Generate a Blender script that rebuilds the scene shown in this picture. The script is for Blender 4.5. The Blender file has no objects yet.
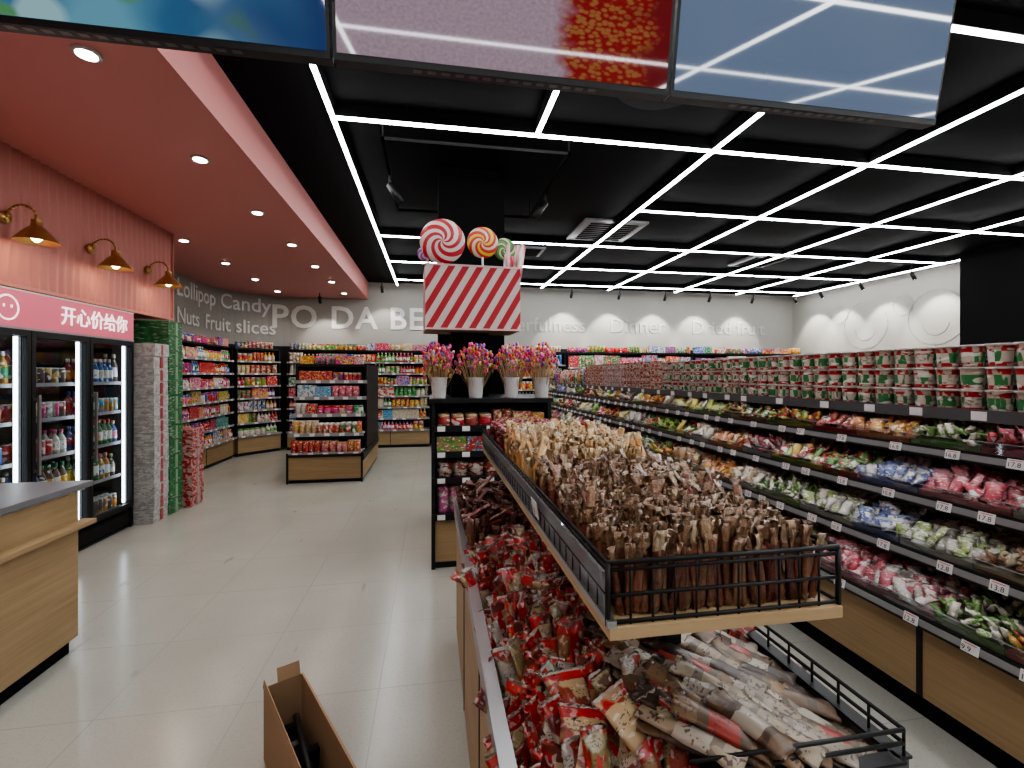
import bpy, math, random
import numpy as np
from mathutils import Vector
random.seed(7); np.random.seed(7)
R = random.random
def U(a,b): return random.uniform(a,b)
scene = bpy.context.scene

# ------------------------------------------------------------------ materials
def nm(name):
    m = bpy.data.materials.new(name); m.use_nodes = True
    nt = m.node_tree; return m, nt, nt.nodes['Principled BSDF']
def simple(name, col, rough=.5, metal=0, es=0, coat=0, ecol=None, spec=.5):
    m, nt, b = nm(name)
    b.inputs['Base Color'].default_value = (*col, 1)
    b.inputs['Roughness'].default_value = rough
    b.inputs['Metallic'].default_value = metal
    b.inputs['Coat Weight'].default_value = coat
    b.inputs['Specular IOR Level'].default_value = spec
    if es:
        b.inputs['Emission Color'].default_value = (*(ecol or col), 1)
        b.inputs['Emission Strength'].default_value = es
    return m
def N(nt, t, **kw):
    n = nt.nodes.new(t)
    for k, v in kw.items(): setattr(n, k, v)
    return n
def math_n(nt, op, a, b=None, c=None):
    n = N(nt, 'ShaderNodeMath', operation=op)
    for i, x in enumerate((a, b, c)):
        if x is None: continue
        if isinstance(x, (int, float)): n.inputs[i].default_value = x
        else: nt.links.new(x, n.inputs[i])
    return n.outputs[0]
def mix_n(nt, f, a, b, blend='MIX'):
    n = N(nt, 'ShaderNodeMix', data_type='RGBA', blend_type=blend)
    for i, x in ((0, f), (6, a), (7, b)):
        if isinstance(x, (int, float)): n.inputs[i].default_value = x
        elif isinstance(x, tuple): n.inputs[i].default_value = (*x, 1) if len(x) == 3 else x
        else: nt.links.new(x, n.inputs[i])
    return n.outputs[2]
def noise_n(nt, vec, scale, detail=2, rough=.5):
    n = N(nt, 'ShaderNodeTexNoise'); n.inputs['Scale'].default_value = scale
    n.inputs['Detail'].default_value = detail; n.inputs['Roughness'].default_value = rough
    if vec is not None: nt.links.new(vec, n.inputs['Vector'])
    return n.outputs['Fac']
def vmul(nt, vec, s):
    n = N(nt, 'ShaderNodeVectorMath', operation='MULTIPLY'); nt.links.new(vec, n.inputs[0]); n.inputs[1].default_value = s
    return n.outputs[0]
def step(nt, x, lo, hi):
    n = N(nt, 'ShaderNodeMapRange'); nt.links.new(x, n.inputs[0])
    n.inputs[1].default_value = lo; n.inputs[2].default_value = hi
    return n.outputs[0]
def bump(nt, b, h, strength, dist=.01):
    n = N(nt, 'ShaderNodeBump'); n.inputs['Strength'].default_value = strength; n.inputs['Distance'].default_value = dist
    nt.links.new(h, n.inputs['Height']); nt.links.new(n.outputs[0], b.inputs['Normal'])

def pack_mat(name, rough=.35, s=(2.5, 3.5, 1), th=.5, text=.6, bmp=.3, coat=0., metal=0., bs=60, white=.75, tx=(16, 34, 1)):
    m, nt, b = nm(name)
    c1 = N(nt, 'ShaderNodeAttribute', attribute_name='Col').outputs['Color']
    c2 = N(nt, 'ShaderNodeAttribute', attribute_name='Col2').outputs['Color']
    rn = N(nt, 'ShaderNodeAttribute', attribute_name='rnd').outputs['Fac']
    tc = N(nt, 'ShaderNodeTexCoord')
    cx = N(nt, 'ShaderNodeCombineXYZ'); r9 = math_n(nt, 'MULTIPLY', rn, 91.)
    nt.links.new(r9, cx.inputs[2])
    def uvs(sc):
        v = vmul(nt, tc.outputs['UV'], sc)
        a = N(nt, 'ShaderNodeVectorMath', operation='ADD'); nt.links.new(v, a.inputs[0]); nt.links.new(cx.outputs[0], a.inputs[1])
        return a.outputs[0]
    f = step(nt, noise_n(nt, uvs(s), 1., 1.), th, th + .03)
    col = mix_n(nt, f, c1, c2)
    if text:
        t = step(nt, noise_n(nt, uvs(tx), 1., 0), .58, .61)
        g = step(nt, noise_n(nt, uvs((1.6, 5, 1)), 1.3, 0), .50, .53)
        t = math_n(nt, 'MULTIPLY', t, g); t = math_n(nt, 'MULTIPLY', t, text)
        col = mix_n(nt, t, col, (.06, .03, .03))
        t2 = step(nt, noise_n(nt, uvs((5, 11, 3)), 1., 0), .66, .68)
        col = mix_n(nt, math_n(nt, 'MULTIPLY', t2, white), col, (.75, .73, .68))
    nt.links.new(col, b.inputs['Base Color'])
    b.inputs['Roughness'].default_value = rough; b.inputs['Metallic'].default_value = metal
    b.inputs['Coat Weight'].default_value = coat; b.inputs['Coat Roughness'].default_value = .12
    if bmp: bump(nt, b, noise_n(nt, tc.outputs['Object'], bs, 2), bmp, .006)
    return m
def plain_attr(name, rough=.5, coat=0, metal=0):
    m, nt, b = nm(name)
    nt.links.new(N(nt, 'ShaderNodeAttribute', attribute_name='Col').outputs['Color'], b.inputs['Base Color'])
    b.inputs['Roughness'].default_value = rough; b.inputs['Coat Weight'].default_value = coat; b.inputs['Metallic'].default_value = metal
    return m
def streak_mat(name):
    m, nt, b = nm(name)
    c1 = N(nt, 'ShaderNodeAttribute', attribute_name='Col').outputs['Color']
    c2 = N(nt, 'ShaderNodeAttribute', attribute_name='Col2').outputs['Color']
    rn = N(nt, 'ShaderNodeAttribute', attribute_name='rnd').outputs['Fac']
    tc = N(nt, 'ShaderNodeTexCoord'); v = vmul(nt, tc.outputs['UV'], (6, 1.6, 1))
    cx = N(nt, 'ShaderNodeCombineXYZ'); nt.links.new(math_n(nt, 'MULTIPLY', rn, 60.), cx.inputs[2])
    a = N(nt, 'ShaderNodeVectorMath', operation='ADD'); nt.links.new(v, a.inputs[0]); nt.links.new(cx.outputs[0], a.inputs[1])
    f = step(nt, noise_n(nt, a.outputs[0], 1., 3, .6), .4, .6)
    nt.links.new(mix_n(nt, f, c1, c2), b.inputs['Base Color'])
    b.inputs['Roughness'].default_value = .4; b.inputs['Coat Weight'].default_value = .6; b.inputs['Coat Roughness'].default_value = .1
    bump(nt, b, noise_n(nt, tc.outputs['Object'], 130, 2), .7, .006)
    return m
def wood_mat(name, c1, c2):
    m, nt, b = nm(name)
    tc = N(nt, 'ShaderNodeTexCoord')
    n1 = noise_n(nt, vmul(nt, tc.outputs['Object'], (1.6, 1.6, 42)), 1.5, 4, .6)
    n2 = noise_n(nt, vmul(nt, tc.outputs['Object'], (3, 3, 8)), .6, 2)
    f = math_n(nt, 'MULTIPLY_ADD', n1, .7, math_n(nt, 'MULTIPLY', n2, .35))
    nt.links.new(mix_n(nt, step(nt, f, .3, .72), c1, c2), b.inputs['Base Color'])
    b.inputs['Roughness'].default_value = .5
    return m
def glass_mat(name, tint=(1, 1, 1), refl=.08):
    m = bpy.data.materials.new(name); m.use_nodes = True; nt = m.node_tree; nt.nodes.clear()
    o = N(nt, 'ShaderNodeOutputMaterial'); mx = N(nt, 'ShaderNodeMixShader'); mx.inputs[0].default_value = refl
    t = N(nt, 'ShaderNodeBsdfTransparent'); t.inputs[0].default_value = (*tint, 1)
    g = N(nt, 'ShaderNodeBsdfGlossy'); g.inputs['Roughness'].default_value = .03
    nt.links.new(t.outputs[0], mx.inputs[1]); nt.links.new(g.outputs[0], mx.inputs[2]); nt.links.new(mx.outputs[0], o.inputs[0])
    return m

M_black = simple('black_metal', (.009, .009, .010), .45, spec=.3)
M_blackm = simple('black_matt', (.005, .005, .0055), .8, spec=.1)
M_dark = simple('dark_interior', (.012, .012, .015), .6)
M_steel = simple('steel_rim', (.42, .42, .43), .3, .9)
M_grey = simple('grey_plastic', (.24, .24, .25), .4, 0)
M_rail = simple('price_rail_dark', (.07, .07, .075), .4)
M_shelfw = simple('shelf_light', (.40, .40, .40), .5)
M_white = simple('white_plastic', (.62, .62, .62), .4)
M_stone = simple('counter_stone', (.14, .14, .15), .35)
M_gold = simple('brass', (.55, .36, .15), .32, .95)
M_card = simple('cardboard', (.31, .2, .115), .8)
M_wood = wood_mat('oak_laminate', (.25, .165, .08), (.36, .25, .135))
M_woodl = wood_mat('oak_light', (.38, .26, .135), (.48, .35, .2))
M_led = simple('led_tube', (1, 1, 1), .5, es=33, ecol=(.97, .985, 1))
M_led2 = simple('fridge_led', (1, 1, 1), .5, es=7, ecol=(.92, .97, 1))
M_down = simple('downlight_lens', (1, 1, 1), .5, es=25, ecol=(1, .9, .78))
M_bulb = simple('warm_bulb', (1, .8, .5), .5, es=18, ecol=(1, .72, .42))
M_pack = pack_mat('printed_packaging', .4, bmp=0)
M_carton = pack_mat('printed_carton', .5, s=(7, 3, 1), bmp=0, text=.5, white=.3)
M_foil = pack_mat('foil_snack_pack', .28, s=(1.5, 1.9, 1), th=.53, text=.8, bmp=.7, coat=.4, bs=38, white=.3)
M_kraft = pack_mat('kraft_pouch', .45, s=(1.1, 1.8, 1), th=.55, text=.85, bmp=.5, bs=30, white=.0, tx=(7, 30, 1), coat=.2)
M_candy = pack_mat('candy_wrapper', .28, s=(2, 2, 1), th=.54, text=0, bmp=.5, coat=.5, bs=90)
M_candp = pack_mat('candy_pouch_print', .3, s=(2, 2.6, 1), th=.52, text=.5, bmp=.4, coat=.4, bs=60, white=.7)
M_cup = pack_mat('noodle_cup', .4, s=(9, 2.2, 1), th=.5, text=.5, bmp=0)
M_col = plain_attr('plain_coloured', .4, .2)
M_stick = streak_mat('clear_bag_sticks')
M_glass = glass_mat('door_glass', (.86, .9, .92), .06)
M_acry = glass_mat('acrylic', (.88, .9, .91), .06)
M_num = simple('print_black', (.02, .02, .02), .6)
M_tag = simple('price_tag_white', (.66, .66, .66), .5)
M_tagr = simple('tag_red', (.6, .05, .05), .5)
M_pinkc = simple('pink_ceiling_lightened', (.60, .245, .225), .6)  # soffit underside: colour lightened because only bounced light reaches it
M_pinks = simple('pink_soffit_edge_darkened', (.44, .16, .15), .6)  # LED-lit side of the same soffit, colour kept darker to balance the light
M_pinkw = simple('pink_fluted_paint', (.50, .195, .165), .55)
M_letter = simple('raised_letter_white', (.66, .65, .63), .5)
M_sign = simple('pink_lightbox', (.5, .10, .15), .4, es=.25, ecol=(.85, .17, .25))
M_signt = simple('lightbox_letters', (1, 1, 1), .4, es=.8)

# ------------------------------------------------------------------ mesh builder
class T:
    def __init__(s, v, faces, uv=None, ci=None, mi=None, smooth=True):
        s.v = np.asarray(v, float); s.loops = np.array([i for f in faces for i in f], int)
        s.tot = np.array([len(f) for f in faces], int); F = len(faces)
        s.ci = np.zeros(F, int) if ci is None else np.asarray(ci, int)
        s.mi = np.zeros(F, int) if mi is None else np.asarray(mi, int)
        s.sm = np.full(F, smooth)
        if uv is None:
            p = s.v[s.loops]; mn = s.v.min(0); ex = np.maximum(s.v.max(0) - mn, 1e-6)
            uv = np.stack([(p[:, 0] - mn[0]) / ex[0], (p[:, 2] - mn[2]) / ex[2]], 1)
        s.uv = np.asarray(uv, float)
def loft(rings, ci=None, mi=None, cap0=True, cap1=True, wrap=True, smooth=True):
    rings = [np.asarray(r, float) for r in rings]; n = len(rings[0]); Rn = len(rings)
    v = np.concatenate(rings); faces = []; uv = []; c = []; m = []
    for r in range(Rn - 1):
        for k in range(n):
            k2 = (k + 1) % n
            faces.append((r*n+k, r*n+k2, (r+1)*n+k2, (r+1)*n+k))
            if wrap: uv += [(k/n, r/(Rn-1)), ((k+1)/n, r/(Rn-1)), ((k+1)/n, (r+1)/(Rn-1)), (k/n, (r+1)/(Rn-1))]
            c.append(ci[r] if ci else 0); m.append(mi[r] if mi else 0)
    if cap0:
        faces.append(tuple(range(n))[::-1]); c.append(ci[0] if ci else 0); m.append(mi[0] if mi else 0)
        if wrap: uv += [(.5, 0)] * n
    if cap1:
        faces.append(tuple((Rn-1)*n + k for k in range(n))); c.append(ci[-1] if ci else 0); m.append(mi[-1] if mi else 0)
        if wrap: uv += [(.5, 1)] * n
    return T(v, faces, uv if wrap else None, c, m, smooth)
def lathe(prof, n=12, **kw):
    return loft([[(r*math.cos(2*math.pi*k/n), r*math.sin(2*math.pi*k/n), z) for k in range(n)] for r, z in prof], **kw)
def pillow(nx=4, vs=(0, .06, .16, .35, .6, .82, .93, 1), ts=(0, .04, .6, 1, 1, .65, .05, 0), ci=None, ws=None):
    rings = []
    for i, (v, t) in enumerate(zip(vs, ts)):
        fr = [(u/nx-.5, -max(t, .02)*.5*math.sin(math.pi*u/nx)**.6 if 0 < u < nx else 0) for u in range(nx+1)]
        ring = [(x, y, v) for x, y in fr] + [(x, -y, v) for x, y in fr[1:-1][::-1]]
        w = ws[i] if ws else 1 - .12*t
        rings.append([(x*w, y, z) for x, y, z in ring])
    return loft(rings, ci=ci or [1]+[0]*(len(vs)-3)+[1], wrap=False)
BOX = T([(0,0,0),(1,0,0),(1,1,0),(0,1,0),(0,0,1),(1,0,1),(1,1,1),(0,1,1)],
        [(0,1,5,4),(1,2,6,5),(2,3,7,6),(3,0,4,7),(4,5,6,7),(3,2,1,0)], uv=[(0,0),(1,0),(1,1),(0,1)]*6, smooth=False)
CBOX = T(BOX.v - np.array([.5,.5,0]), [(0,1,5,4),(1,2,6,5),(2,3,7,6),(3,0,4,7),(4,5,6,7),(3,2,1,0)], uv=[(0,0),(1,0),(1,1),(0,1)]*6, smooth=False)
BOTTLE = lathe([(.42,0),(.5,.03),(.5,.2),(.5,.22),(.5,.52),(.5,.55),(.44,.64),(.2,.8),(.16,.86),(.22,.87),(.22,1)], 10, ci=[0,0,0,1,1,0,0,0,0,2], wrap=True)
CAN = lathe([(.42,0),(.5,.04),(.5,.94),(.44,1)], 10, ci=[2,0,2])
JAR = lathe([(.48,0),(.5,.03),(.5,.7),(.42,.78),(.44,.79),(.44,1)], 10, ci=[0,0,0,2,2])
CUP = lathe([(.36,0),(.37,.02),(.39,.2),(.43,.66),(.455,.9),(.5,.92),(.5,1.),(.44,1.0)], 14, ci=[0,1,0,1,2,2,2])
POUCH = pillow()
POUCHL = pillow(3, (0,.08,.3,.7,.92,1), (0,.1,1,1,.1,0))
FOILP = pillow(6, (0,.05,.12,.22,.36,.5,.64,.78,.88,.95,1), (0,.04,.5,.85,1,1,1,.85,.5,.04,0), ci=[2,1,1,0,0,0,0,1,1,2])
STICK = pillow(4, (0,.05,.14,.4,.70,.76,.88,1), (.15,.8,1,1,.8,.12,.05,.04), ci=[0,0,0,0,0,1,1], ws=(.7,.74,.78,.78,.75,.85,1.,1.15))
LUMP = pillow(3, (0,.18,.3,.5,.7,.82,1), (.5,.15,.9,1,.9,.15,.5), ci=[1,0,0,0,0,1])
def ball(n=8, m=5):
    return lathe([(.5*math.sin(math.pi*i/m) if 0 < i < m else .06, .5-.5*math.cos(math.pi*i/m)) for i in range(m+1)], n)
BALL = ball()
def rz(a): c, s = math.cos(a), math.sin(a); return np.array([[c,-s,0],[s,c,0],[0,0,1.]])
def rx(a): c, s = math.cos(a), math.sin(a); return np.array([[1.,0,0],[0,c,-s],[0,s,c]])
def ry(a): c, s = math.cos(a), math.sin(a); return np.array([[c,0,s],[0,1.,0],[-s,0,c]])
def S(x, y=None, z=None): return np.diag([x, x if y is None else y, x if z is None else z]).astype(float)
W = (.7, .7, .68)
class MB:
    def __init__(s, name, parent=None):
        s.name = name; s.mats = []; s.V=[]; s.L=[]; s.Tt=[]; s.C=[]; s.C2=[]; s.Rn=[]; s.MI=[]; s.SM=[]; s.UV=[]; s.nv=0; s.parent = parent
    def m(s, mat):
        if mat not in s.mats: s.mats.append(mat)
        return s.mats.index(mat)
    def add(s, t, M, loc, pal, mats, jit=0):
        if not isinstance(mats, (list, tuple)): mats = [mats]
        mi = np.array([s.m(x) for x in mats])
        v = t.v
        if not (isinstance(jit, (int, float)) and jit == 0): v = v + np.random.normal(0, 1, v.shape)*np.array(jit)
        v = (v @ M.T if M is not None else v) + np.asarray(loc, float)
        pal = [p if isinstance(p[0], (tuple, list)) else (p, p) for p in pal]
        c1 = np.array([p[0] for p in pal]); c2 = np.array([p[1] for p in pal])
        ci = np.minimum(t.ci, len(pal)-1)
        s.V.append(v); s.L.append(t.loops + s.nv); s.nv += len(v); s.Tt.append(t.tot)
        s.C.append(c1[ci]); s.C2.append(c2[ci]); s.Rn.append(np.full(len(ci), R()))
        s.MI.append(mi[np.minimum(t.mi, len(mi)-1)]); s.SM.append(t.sm); s.UV.append(t.uv)
    def box(s, x0, x1, y0, y1, z0, z1, mat, col=W, col2=None):
        s.add(BOX, S(x1-x0, y1-y0, z1-z0), (x0, y0, z0), [(col, col2 or col)], mat)
    def tube(s, p0, p1, r, mat, n=6, col=W):
        p0 = Vector(p0); d = Vector(p1) - p0; q = d.to_track_quat('Z', 'Y').to_matrix()
        t = lathe([(r, 0), (r, d.length)], n)
        s.add(t, np.array(q), p0, [col], mat)
    def obj(s, bevel=0):
        me = bpy.data.meshes.new(s.name)
        V = np.concatenate(s.V); L = np.concatenate(s.L); tot = np.concatenate(s.Tt)
        me.vertices.add(len(V)); me.vertices.foreach_set('co', V.ravel())
        me.loops.add(len(L)); me.loops.foreach_set('vertex_index', L)
        me.polygons.add(len(tot)); st = np.concatenate([[0], np.cumsum(tot)[:-1]])
        me.polygons.foreach_set('loop_start', st)
        me.polygons.foreach_set('material_index', np.concatenate(s.MI))
        me.polygons.foreach_set('use_smooth', np.concatenate(s.SM))
        for m in s.mats: me.materials.append(m)
        uvl = me.uv_layers.new(name='UVMap'); uvl.data.foreach_set('uv', np.concatenate(s.UV).ravel())
        for nme, C in (('Col', s.C), ('Col2', s.C2)):
            c = np.concatenate(C); c = np.concatenate([c, np.ones((len(c), 1))], 1)
            me.attributes.new(nme, 'FLOAT_COLOR', 'FACE').data.foreach_set('color', c.ravel())
        me.attributes.new('rnd', 'FLOAT', 'FACE').data.foreach_set('value', np.concatenate(s.Rn))
        me.update(calc_edges=True)
        o = bpy.data.objects.new(s.name, me); scene.collection.objects.link(o)
        if s.parent: o.parent = s.parent
        if bevel:
            b = o.modifiers.new('Bevel', 'BEVEL'); b.width = bevel; b.segments = 2; b.limit_method = 'ANGLE'
        return o
def empty(name, loc=(0,0,0)):
    e = bpy.data.objects.new(name, None); e.location = loc; scene.collection.objects.link(e); e.empty_display_size = .1
    return e
_tc = {}
def text_tpl(string, size=1, extrude=0, spacing=1., bold=0.):
    k = (string, size, extrude, spacing, bold)
    if k in _tc: return _tc[k]
    cu = bpy.data.curves.new('t', 'FONT'); cu.body = string; cu.size = size; cu.extrude = extrude; cu.resolution_u = 3; cu.space_character = spacing; cu.offset = bold
    o = bpy.data.objects.new('t', cu); scene.collection.objects.link(o)
    dg = bpy.context.evaluated_depsgraph_get(); oe = o.evaluated_get(dg); me = oe.to_mesh()
    v = [tuple(x.co) for x in me.vertices]; f = [tuple(p.vertices) for p in me.polygons]
    oe.to_mesh_clear(); bpy.data.objects.remove(o)
    t = T(v, f, smooth=False) if f else None
    _tc[k] = t; return t
TXY = {'-Y': np.array([[1.,0,0],[0,0,-1],[0,1,0]]),
       '+X': np.array([[0,0,1.],[1,0,0],[0,1,0]]),
       '-X': np.array([[0,0,-1.],[-1,0,0],[0,1,0]])}
def light(name, typ, loc, energy, col=(1,1,1), rot=None, **kw):
    d = bpy.data.lights.new(name, typ); d.energy = energy; d.color = col
    for k, v in kw.items(): setattr(d, k, v)
    o = bpy.data.objects.new(name, d); o.location = loc; scene.collection.objects.link(o)
    if rot: o.rotation_euler = rot
    return o

# ------------------------------------------------------------------ camera
F = 465.; TH = math.atan(80/F)
cd = bpy.data.cameras.new('camera'); cam = bpy.data.objects.new('camera', cd); scene.collection.objects.link(cam)
cam.location = (0, 0, 1.5); cam.rotation_euler = (math.pi/2, 0, -TH)
cd.sensor_width = 36; cd.lens = F/1024*36; cd.shift_y = -9/1024; cd.clip_start = .05
scene.camera = cam

# ------------------------------------------------------------------ room
def floor_mat():
    m, nt, b = nm('floor_tiles')
    tc = N(nt, 'ShaderNodeTexCoord'); br = N(nt, 'ShaderNodeTexBrick', offset=0.)
    mp = N(nt, 'ShaderNodeMapping'); mp.inputs['Location'].default_value = (.25, .1, 0); nt.links.new(tc.outputs['Object'], mp.inputs[0])
    nt.links.new(mp.outputs[0], br.inputs['Vector'])
    br.inputs['Scale'].default_value = 1; br.inputs['Brick Width'].default_value = .6; br.inputs['Row Height'].default_value = .6
    br.inputs['Mortar Size'].default_value = .002; br.inputs['Mortar Smooth'].default_value = .2
    br.inputs['Color1'].default_value = (.385, .38, .34, 1); br.inputs['Color2'].default_value = (.40, .395, .355, 1); br.inputs['Mortar'].default_value = (.25, .24, .21, 1)
    n1 = noise_n(nt, tc.outputs['Object'], 1.3, 4); n2 = noise_n(nt, tc.outputs['Object'], 90, 2)
    c = mix_n(nt, step(nt, n1, .35, .75), br.outputs['Color'], (.345, .338, .3))
    c = mix_n(nt, step(nt, n2, .55, .75), c, (.32, .312, .275))
    n3 = noise_n(nt, vmul(nt, tc.outputs['Object'], (9, 2.5, 1)), 1., 2)
    c = mix_n(nt, math_n(nt, 'MULTIPLY', step(nt, n3, .70, .74), .4), c, (.18, .17, .16))
    nt.links.new(c, b.inputs['Base Color']); b.inputs['Roughness'].default_value = .2; b.inputs['Specular IOR Level'].default_value = .5
    return m
def plaster(name, col, sc=3):
    m, nt, b = nm(name); tc = N(nt, 'ShaderNodeTexCoord')
    n = noise_n(nt, tc.outputs['Object'], sc, 3)
    nt.links.new(mix_n(nt, n, tuple(x*.93 for x in col), tuple(min(1, x*1.05) for x in col)), b.inputs['Base Color'])
    b.inputs['Roughness'].default_value = .8; return m
M_wallw = plaster('wall_greige', (.31, .30, .275))
M_letf = simple('faint_wall_print', (.38, .37, .35), .7)
M_ceil = plaster('ceiling_black', (.004, .004, .0045), 1)
M_ceil.node_tree.nodes['Principled BSDF'].inputs['Specular IOR Level'].default_value = .1
HC = 3.5; SOF = 3.13
o = MB('floor'); o.box(-4.1, 9.1, -5.1, 10.5, -.1, 0, floor_mat()); o.obj()
o = MB('ceiling'); o.box(-4.1, 9.1, -5.1, 10.5, HC, HC+.1, M_ceil); o.obj()
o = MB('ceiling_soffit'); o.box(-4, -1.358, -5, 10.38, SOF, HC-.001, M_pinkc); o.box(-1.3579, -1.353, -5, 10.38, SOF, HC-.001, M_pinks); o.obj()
path = [(-4, 5.9), (-4, 9.2)] + [(-2.8-1.2*math.cos(a), 9.2+1.2*math.sin(a)) for a in [math.pi/2*i/14 for i in range(1, 14)]] + [(-2.8, 10.4), (9, 10.4)]
v = []; f = []
for x, y in path: v += [(x, y, 0), (x, y, HC)]
for i in range(len(path)-1): f.append((2*i, 2*i+2, 2*i+3, 2*i+1))
o = MB('wall_back'); o.add(T(v, f, smooth=False), None, (0,0,0), [W], M_wallw); o.obj()
o = MB('wall_right'); o.box(9, 9.1, -5, 10.4, 0, HC, M_wallw); o.obj()
o = MB('wall_front'); o.box(-4, 9, -5.1, -5, 0, HC, M_wallw); o.obj()
o = MB('wall_left'); o.box(-4.1, -4, -5, 5.9, 0, HC, M_pinkw)
o.box(-4, -2.97, -5, 2.78, 0, SOF, M_pinkw); o.box(-4, -2.97, 2.78, 5.94, 2.13, SOF, M_pinkw); o.obj()
def plen(s):
    for i in range(len(path)-1):
        a = Vector(path[i]); b = Vector(path[i+1]); l = (b-a).length
        if s <= l: p = a+(b-a)*s/l; d = (b-a)/l; return p, d
        s -= l
def wall_text(mb, txt, size, s0, z, mat, off=.012, sp=1., bold=0.):
    t = text_tpl(txt, size, .008, sp, bold)
    if t is None: return
    v = t.v.copy(); out = []
    for x, y, w in v:
        p, d = plen(s0+x); nx, ny = d.y, -d.x
        out.append((p.x+nx*(off+w), p.y+ny*(off+w), z+y))
    t2 = T(out, [(0,1,2)], smooth=False); t2.loops = t.loops; t2.tot = t.tot; t2.ci = t.ci; t2.mi = t.mi; t2.sm = t.sm; t2.uv = t.uv
    mb.add(t2, None, (0,0,0), [W], mat)
LB = 3.3+1.2*math.pi/2
o = MB('wall_lettering')
wall_text(o, 'Lollipop Candy', .40, 2.25, 2.78, M_letter, bold=.004); wall_text(o, 'Nuts  Fruit slices', .37, 2.25, 2.34, M_letter, bold=.004)
wall_text(o, 'PO DA BE', .66, LB-.5, 2.50, M_letter, sp=1.1, bold=.012)
wall_text(o, 'Cheerfulness', .46, LB+3.9, 2.5, M_letf); wall_text(o, 'Dinner', .5, LB+6.9, 2.5, M_letf); wall_text(o, 'Dried fruit', .46, LB+9., 2.5, M_letf)
o.obj()
o = MB('wall_line_art')
def ring(cx, cz, r, y0=None, a0=0, a1=360, n=20):
    pts = [(9-.006, cx+r*math.cos(math.radians(a0+(a1-a0)*i/n)), cz+r*math.sin(math.radians(a0+(a1-a0)*i/n))) for i in range(n+1)]
    for a, b in zip(pts, pts[1:]): o.tube(a, b, .005, M_letf, 4)
for cy in (7.0, 8.4): 
    ring(cy, 2.55, .5); ring(cy, 2.45, .22, a0=180, a1=360); ring(cy+.6, 2.85, .2)
o.obj()
o = MB('trim_black_band')
vv = []; ff = []
pin = [(-3.97, 6), (-3.97, 9.2)] + [(-2.8-1.17*math.cos(a), 9.2+1.17*math.sin(a)) for a in [math.pi/2*i/14 for i in range(1, 15)]] + [(9, 10.37)]
for x, y in pin: vv += [(x, y, 0), (x, y, 2.1)]
for i in range(len(pin)-1): ff.append((2*i, 2*i+2, 2*i+3, 2*i+1))
o.add(T(vv, ff, smooth=False), None, (0,0,0), [W], M_black); o.obj()

pts = []; fs = []; ny = 560; nz = 10
for j in range(nz+1):
    z = 2.15 + (SOF-2.15)*j/nz
    for i in range(ny+1):
        y = 1.0 + 4.94*i/ny
        ph = 2*math.pi*y/.085 + .9*math.sin(z*9)
        pts.append((-2.955+.011*math.sin(ph), y, z))
for j in range(nz):
    for i in range(ny): a = j*(ny+1)+i; fs.append((a, a+1, a+ny+2, a+ny+1))
o = MB('wall_left_fluted'); o.add(T(pts, fs), None, (0,0,0), [W], M_pinkw)
o.box(-2.965, -2.93, 1, 5.94, 2.125, 2.15, M_pinkw); o.box(-2.965, -2.94, 5.94, 5.96, 2.125, SOF, M_pinkw); o.obj()

o = MB('column_black'); o.box(.06, .70, 4.5, 5.1, 0, HC, M_blackm); o.obj(.005)
o = MB('column_side'); o.box(8.5, 8.99, 5.3, 6.25, 0, HC, M_blackm); o.obj(.005)

# ------------------------------------------------------------------ LED grid
ZL = 3.4
o = MB('led_light_grid'); hw = .0155
def ledx(x, y0, y1):
    o.box(x-hw, x+hw, y0, y1, ZL-.009, ZL+.005, M_led); o.box(x-.02, x+.02, y0, y1, ZL+.006, HC, M_blackm)
def ledy(y, x0, x1):
    o.box(x0, x1, y-hw, y+hw, ZL-.008, ZL+.004, M_led); o.box(x0, x1, y-.02, y+.02, ZL+.006, HC, M_blackm)
ledx(-.72, -4, 10.1)
for x in (2.35, 3.89, 5.5, 7.06, 8.6): ledx(x, -4, 9.9)
ledx(.82, 2.1, 3.6)
for y in (-3.9, -2.4, -.9, .6, 2.1, 3.6, 6.55, 8.0, 9.5): ledy(y, -.72, 8.6)
ledy(5.05, 2.35, 8.6)
o.obj()
dl = [(-1.72, 2.68+1.165*i) for i in range(-3, 7)] + [(-2.95, 6.2+1.15*i) for i in range(4)]
o = MB('ceiling_downlights')
for x, y in dl:
    o.add(lathe([(.062, 0), (.062, .012)], 20), None, (x, y, SOF-.012), [W], M_white)
    o.add(lathe([(.045, 0), (.045, .004)], 16), None, (x, y, SOF-.0165), [W], M_down)
o.obj()
for x, y in dl:
    light('downlight_lamp', 'SPOT', (x, y, SOF-.03), 19, (1, .92, .84), spot_size=2.3, spot_blend=.6, shadow_soft_size=.05)
o = MB('wall_spotlights')
ws = [(x, 9.75) for x in (-2.2, -1.0, .2, 3.0, 4.1, 5.2, 6.3, 7.4)]  # left-hand entries are added lamps, put in to brighten the left part of the wall
wr = [(8.35, y) for y in (9.6, 8.87, 7.9, 6.9)]
for x, y in ws + wr:
    zz = 3.3 if x > -1.3 else 3.05
    d = Vector((0, .62, -1)) if (x, y) in ws else Vector((.62, 0, -1)); d.normalize()
    p = Vector((x, y, zz)); o.tube((x, y, HC if zz == 3.3 else SOF), p, .012, M_black); o.tube(p, p+d*.13, .032, M_black, 12); o.tube(p+d*.13, p+d*.132, .026, M_down, 12)
    q = d.to_track_quat('-Z', 'Y').to_euler()
    light('wall_spot_lamp', 'SPOT', p+d*.15, 80 if x > .5 else 30, (1, .95, .88), q, spot_size=1.35, spot_blend=.5, shadow_soft_size=.03)
o.obj()
o = MB('ceiling_track_spotlights'); zt = 3.3
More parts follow.
